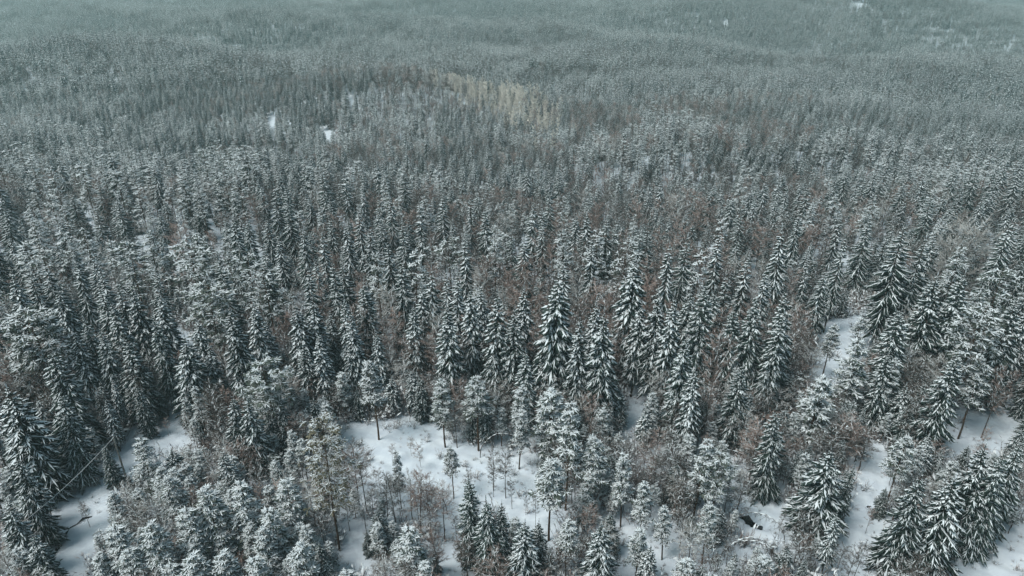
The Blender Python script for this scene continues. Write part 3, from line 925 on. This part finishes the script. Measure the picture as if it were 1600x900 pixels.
for k in (S, P, B):
    for i in singles[k]:
        t = trees[i]
        close = dist[i] < 130
        v = t['v']
        if v == 'old': ms = OLDPINE
        elif v == 'round': ms = ROUND
        else: ms = (P0 if close else P1)[k][v % len(P0[k])]
        s = t['h'] / REF
        root = plant(NAME[k], ms, (t['x'], t['y'], t['z'] + (float(micro(np.array(t['x']), np.array(t['y']))) if t['y'] < 118 else 0) - .05), t['rot'], s * t['w'], s)
        px, py = proj(t['x'], t['y'], t['z'] + t['h'])
        lab = t['label'] or describe(t, k, float(px), float(py))
        tag(root, lab, CAT[k], GROUP[k])

# birches bowed under the snow
for n_, (px, py, s, rz, lab) in enumerate([
    (1000, 790, 1.15, 0.1, 'thin birch bent into a snowy arch below the leaning thin pine'),
    (1040, 795, 1.0, -.3, 'bowed birch whose snowy arc opens toward the tangled birches'),
    (1120, 885, 1.0, .2, 'bent birch arching low in the brush below the snow-plastered pine'),
    (1215, 890, 1.0, 2.9, 'bent birch bowing back over the lumpy white bush'),
    (750, 712, .9, .3, 'pale bent birch at the right rim of the clearing'),
    (700, 805, .95, 2.6, 'pale bent birch at the lower end of the clearing'),
    (297, 795, 1.1, .5, 'bent birch looping between the young pines near the brook'),
    (945, 720, 1.0, 2.9, 'bent birch with white arc behind the conical pine'),
    (1090, 740, 1.1, .0, 'bowed birch leaning under the snow-plastered pine'),
    (470, 625, 1.0, 3.3, 'bent birch lying over the brush above the clearing'),
    (1225, 850, .9, 2.6, 'bent birch sprawling next to the dark water hollow'),
    (640, 660, .8, .2, 'small bowed birch at the top rim of the clearing')]):
    x, y = hit(px, py)
    root = plant('bent_birch', BENT[n_ % 4], (x, y, float(T(x, y)) - .05), rz, s * 1.1, s * 1.15)
    tag(root, lab, 'birch', 'birches bowed under the snow')

# bushes standing on the open snow
bush_px = [(545, 668), (560, 655), (575, 662), (598, 655), (625, 662), (640, 700), (655, 716), (618, 668), (645, 672), (668, 690), (605, 672), (688, 715), (735, 690), (765, 720), (780, 742),
           (805, 745), (830, 728), (845, 705), (818, 700), (560, 700), (575, 718), (530, 690), (700, 740), (725, 732), (745, 748), (810, 775), (825, 800), (870, 760), (720, 815), (708, 845),
           (155, 728), (165, 745), (118, 770), (150, 760), (215, 678), (248, 665), (130, 800), (1352, 770), (1358, 800), (1366, 858), (1348, 853), (1372, 780), (1230, 800), (1220, 830),
           (1500, 660), (1560, 650), (1540, 690), (1310, 560), (1330, 510), (1300, 590), (975, 850), (1000, 860), (1020, 830), (970, 825), (1455, 705), (1480, 712), (1460, 690), (1530, 700),
           (480, 640), (500, 650), (515, 665), (470, 655), (545, 645), (585, 640), (1555, 880), (1580, 860), (1540, 870), (1590, 890)]
for n_, (px, py) in enumerate(bush_px):
    px += random.uniform(-3, 3); py += random.uniform(-3, 3)
    x, y = hit(px, py)
    s = random.uniform(.45, 1.1)
    k = random.randrange(4)
    root = plant('shrub', SHRUB[k], (x, y, float(T(x, y) + micro(np.array(x), np.array(y)))), random.uniform(0, 6.28), s, s, ('stems', 'twigs', 'snow'))
    a, b = where(px, py)
    tag(root, '%s bare shrub in snow, %s percent across and %s percent down the photo' % ('reddish' if k in (0, 3) else 'grey', a, b), 'shrub', 'bare shrubs poking through the snow')

# ------------------------------------------------------------------ the uncounted rest of the forest
def scatter(name, srcs, pts, rots, scl, idx):
    me = bpy.data.meshes.new(name)
    n = len(pts)
    me.vertices.add(n)
    me.vertices.foreach_set('co', np.asarray(pts, np.float32).ravel())
    for nm, ty, fld, arr in (('rot', 'FLOAT_VECTOR', 'vector', rots), ('scl', 'FLOAT_VECTOR', 'vector', scl), ('idx', 'INT', 'value', idx)):
        at = me.attributes.new(nm, ty, 'POINT')
        at.data.foreach_set(fld, np.asarray(arr, np.int32 if ty == 'INT' else np.float32).ravel())
    o = link(bpy.data.objects.new(name, me))
    g = bpy.data.node_groups.new(name, 'GeometryNodeTree')
    g.interface.new_socket('Geometry', in_out='INPUT', socket_type='NodeSocketGeometry')
    g.interface.new_socket('Geometry', in_out='OUTPUT', socket_type='NodeSocketGeometry')
    N, L = g.nodes, g.links
    gi, go = N.new('NodeGroupInput'), N.new('NodeGroupOutput')
    ip = N.new('GeometryNodeInstanceOnPoints')
    jn = N.new('GeometryNodeJoinGeometry')
    for s in srcs:
        oi = N.new('GeometryNodeObjectInfo')
        oi.inputs['Object'].default_value = s
        oi.inputs['As Instance'].default_value = False
        g2 = N.new('GeometryNodeGeometryToInstance')
        L.new(oi.outputs['Geometry'], g2.inputs[0])
        L.new(g2.outputs[0], jn.inputs[0])
    def attr(nm, ty):
        a = N.new('GeometryNodeInputNamedAttribute')
        a.data_type = ty
        a.inputs['Name'].default_value = nm
        return a.outputs['Attribute']
    L.new(gi.outputs[0], ip.inputs['Points'])
    L.new(jn.outputs[0], ip.inputs['Instance'])
    ip.inputs['Pick Instance'].default_value = True
    L.new(attr('idx', 'INT'), ip.inputs['Instance Index'])
    er = N.new('FunctionNodeEulerToRotation')
    L.new(attr('rot', 'FLOAT_VECTOR'), er.inputs[0])
    L.new(er.outputs[0], ip.inputs['Rotation'])
    L.new(attr('scl', 'FLOAT_VECTOR'), ip.inputs['Scale'])
    L.new(ip.outputs[0], go.inputs[0])
    md = o.modifiers.new('scatter', 'NODES')
    md.node_group = g
    return o

for k, nm, lab in ((S, 'spruce_forest', 'dense snowy spruces filling the forest behind the front trees'),
                   (P, 'pine_forest', 'snowy pines mixed through the forest behind the front trees'),
                   (B, 'birch_forest', 'leafless brown and grey birches mixed through the snowy forest'),
                   ('larch', 'larch_stand', 'pale beige leafless stand across the valley')):
    ids = rest[k]
    if not ids: continue
    nvar = len(J[k])
    pts = [(trees[i]['x'], trees[i]['y'], trees[i]['z'] - .1) for i in ids]
    rots = [(random.gauss(0, .025), random.gauss(0, .025), trees[i]['rot']) for i in ids]
    scl = [(trees[i]['h'] / REF * trees[i]['w'],) * 2 + (trees[i]['h'] / REF,) for i in ids]
    idx = [(trees[i]['v'] if isinstance(trees[i]['v'], int) else 0) % nvar for i in ids]
    tag(scatter(nm, J[k], pts, rots, scl, idx), lab, 'trees', kind='stuff')

# brush under the trees
n = 10000
uy_ = np.sqrt(RNG.uniform(44.0 ** 2, 165.0 ** 2, n))
ux_ = RNG.uniform(-1, 1, n) * (uy_ * .85 + 14)
px, py = proj(ux_, uy_, T(ux_, uy_))
ok = np.ones(n, bool)
ok &= (py < 735) | (RNG.random(n) < .5)
px2, py2 = proj(ux_, uy_, T(ux_, uy_) + 2.2)
for poly in OPEN: ok &= ~in_poly(px, py, poly) & ~in_poly(px2, py2, poly)
ux_, uy_ = ux_[ok], uy_[ok]
uz_ = T(ux_, uy_) - .05
us = RNG.uniform(.5, 1.9, len(ux_)) * np.clip(1.15 + .6 * noise2(ux_, uy_, 9, 1.0), .5, 1.6)
tag(scatter('undergrowth', J['shrub'], np.stack([ux_, uy_, uz_], -1), np.stack([0 * us, 0 * us, RNG.uniform(0, 6.28, len(us))], -1),
            np.stack([us, us, us], -1), RNG.integers(0, 3, len(us))), 'grey brown leafless brush between the trunks', 'brush', kind='stuff')

# grass tips and twigs showing through the open snow
n = 9000
gy_ = np.sqrt(RNG.uniform(46.0 ** 2, 130.0 ** 2, n))
gx_ = RNG.uniform(-1, 1, n) * (gy_ * .85 + 14)
keep_ = (noise2(gx_, gy_, 4.5, 2.0) + RNG.normal(0, .35, n)) > .2
gx_, gy_ = gx_[keep_], gy_[keep_]
gz_ = T(gx_, gy_) + micro(gx_, gy_) - .02
gs = RNG.uniform(.10, .34, len(gx_))
tag(scatter('dry_grass', J['shrub'], np.stack([gx_, gy_, gz_], -1), np.stack([RNG.normal(0, .15, len(gs)), RNG.normal(0, .15, len(gs)), RNG.uniform(0, 6.28, len(gs))], -1),
            np.stack([gs * 1.3, gs * 1.3, gs], -1), RNG.integers(0, 3, len(gs))), 'dry stalks and twigs sticking out of the snow', 'grass', kind='stuff')

# the far forest: blocks of woodland, 30 m square, laid over the hills
def block(seed, mix):
    rng = np.random.default_rng(seed)
    lowp = {S: [spruce(600 + i, 2, .15, 2.4 + .3 * (i % 2), 1.0) for i in range(3)], P: [pine(610 + i, 2, .42, 2.5, 1.0, i % 2) for i in range(2)],
            B: [bare(620 + i, 2, 2.6, .3, .03, .5) for i in range(2)]}
    tm = {S: SM, P: PM, B: ('birchbark', 'twiggrey' if seed % 2 else 'twigred', 'snow')}
    mats, V, F, MI, n = [], [], [], [], 0
    names = []
    for k in (S, P, B):
        for m in tm[k]:
            if m not in names: names.append(m)
    for i in range(54):
        k = rng.choice([S, P, B], p=mix) if i < 35 else (B if rng.random() < .5 else S)
        arr = lowp[k][rng.integers(0, len(lowp[k]))]
        h = rng.uniform(.62, 1.12) if i < 35 else rng.uniform(.35, .65)
        wv = h ** .7 * rng.uniform(.95, 1.3)
        a = rng.uniform(0, 6.28)
        cx, cy = rng.uniform(-16, 16, 2)
        c, s = math.cos(a), math.sin(a)
        for (v, f), m in zip(arr, tm[k]):
            q = np.stack([(v[:, 0] * c - v[:, 1] * s) * wv + cx, (v[:, 0] * s + v[:, 1] * c) * wv + cy, v[:, 2] * h - .5], -1)
            V.append(q); F.append(f + n); MI.append(np.full(len(f), names.index(m))); n += len(v)
    return bpy.data.objects.new('woodland_block', mesh_of('woodland_block', np.concatenate(V), np.concatenate(F), [M[m] for m in names], np.concatenate(MI)))

mixes = [(.80, .12, .08), (.72, .18, .10), (.86, .08, .06), (.35, .55, .10), (.25, .65, .10), (.50, .15, .35)]
blocks = [block(700 + i, m) for i, m in enumerate(mixes)]
step = 25.5
cx_, cy_ = [], []
yv = 618.0
while yv < 3900:
    half = yv * .84 + 60
    q = np.arange(-half, half, step)
    cx_.append(q); cy_.append(np.full(len(q), yv))
    yv += step
cx_, cy_ = np.concatenate(cx_), np.concatenate(cy_)
cx_ += RNG.uniform(-4, 4, len(cx_)); cy_ += RNG.uniform(-4, 4, len(cx_))
cz_ = T(cx_, cy_)
px, py = proj(cx_, cy_, cz_ + 6)
ok = py > -70
for q in OPEN: ok &= ~in_poly(px, py, q)
nz, nb_ = noise2(cx_, cy_, 95, 1.1), noise2(cx_, cy_, 47, 4.0)
q1, q2 = RNG.random(len(cx_)), RNG.random(len(cx_))
bst = stand_of(cx_, cy_)
bk = st_kind[bst]
idx = np.where(bk == 2, 5, np.where((bk == 1) | ((px > 1050) & (q1 < .3)), np.where(q2 < .5, 3, 4), (q2 * 2.999).astype(int)))[ok]
bh = (st_h[bst] * .6 + .44)[ok]
pts = np.stack([cx_, cy_, cz_], -1)[ok]
nn = len(pts)
rots = np.stack([np.zeros(nn), np.zeros(nn), RNG.uniform(0, 6.283, nn)], -1)
scl = np.stack([np.ones(nn), np.ones(nn), RNG.uniform(.92, 1.08, nn) * bh], -1)
tag(scatter('far_forest', blocks, pts, rots, scl, idx), 'hazy snow-dusted forest covering the distant hills', 'forest', kind='stuff')

# ------------------------------------------------------------------ wooden line pole and its wire by the brook
def pole(px_, py_top, h, label):
    x, y = hit(px_, py_top, h)
    z = float(T(x, y))
    root = link(bpy.data.objects.new('utility_pole', None))
    root.location = (x, y, z)
    t = Tri(); t.tube([(0, 0, -.4), (0, 0, h * .5), (0, 0, h)], [.14, .12, .10], 8)
    V, F = t.arrays(); link(bpy.data.objects.new('post', mesh_of('post', V, F, [M['wood']], smooth=True)), root)
    t = Tri(); t.tube([(0, 0, h), (0, 0, h + .08), (0, 0, h + .14)], [.13, .10, .02], 8)
    V, F = t.arrays(); link(bpy.data.objects.new('snow_cap', mesh_of('snow_cap', V, F, [M['snow']], smooth=True)), root)
    t = Tri(); t.tube([(.10, 0, h - .25), (.2, 0, h - .25), (.2, 0, h - .2)], [.03, .03, .05], 6)
    V, F = t.arrays(); link(bpy.data.objects.new('insulator', mesh_of('insulator', V, F, [M['ceramic']], smooth=True)), root)
    tag(root, label, 'pole', 'poles carrying the wire')
    return np.array([x + .2, y, z + h - .2])
a = pole(20, 824, 8.0, 'thin pale pole at the lower left corner carrying the wire')
b = pole(176, 680, 8.0, 'wire pole among the dark spruces above the frozen brook')
t = Tri()
ss = np.linspace(0, 1, 25)
wp = a[None] + (b - a)[None] * ss[:, None]
wp[:, 2] -= 4 * 0.6 * ss * (1 - ss)
t.tube(wp, np.full(25, .035), 5)
V, F = t.arrays()
tag(link(bpy.data.objects.new('overhead_wire', mesh_of('overhead_wire', V, F, [M['wire']]))), 'pale snow-crusted wire slanting over the frozen brook', 'wire')

# ------------------------------------------------------------------ the cold air between
HZ_LO, HZ_HI = -120.0, 150.0
x0, x1, y0, y1 = -5600.0, 5600.0, -900.0, 7400.0
V = [(x, y, z) for z in (HZ_LO, HZ_HI) for y in (y0, y1) for x in (x0, x1)]
F = [(0, 2, 3, 1), (4, 5, 7, 6), (0, 1, 5, 4), (2, 6, 7, 3), (0, 4, 6, 2), (1, 3, 7, 5)]
hm = bpy.data.materials.new('cold_haze')
hm.use_nodes = True
n_ = hm.node_tree.nodes
n_.remove(n_['Principled BSDF'])
pv = n_.new('ShaderNodeVolumePrincipled')
pv.inputs['Color'].default_value = (0.74, 0.95, 0.92, 1)
pv.inputs['Density'].default_value = 0.00024
pv.inputs['Anisotropy'].default_value = 0.1
hm.node_tree.links.new(pv.outputs[0], n_['Material Output'].inputs['Volume'])
tag(link(bpy.data.objects.new('haze', mesh_of('haze', V, F, [hm]))), kind='stuff')

print('TREES', {k: len(v) for k, v in singles.items()}, {k: len(v) for k, v in rest.items()}, 'blocks', len(pts))
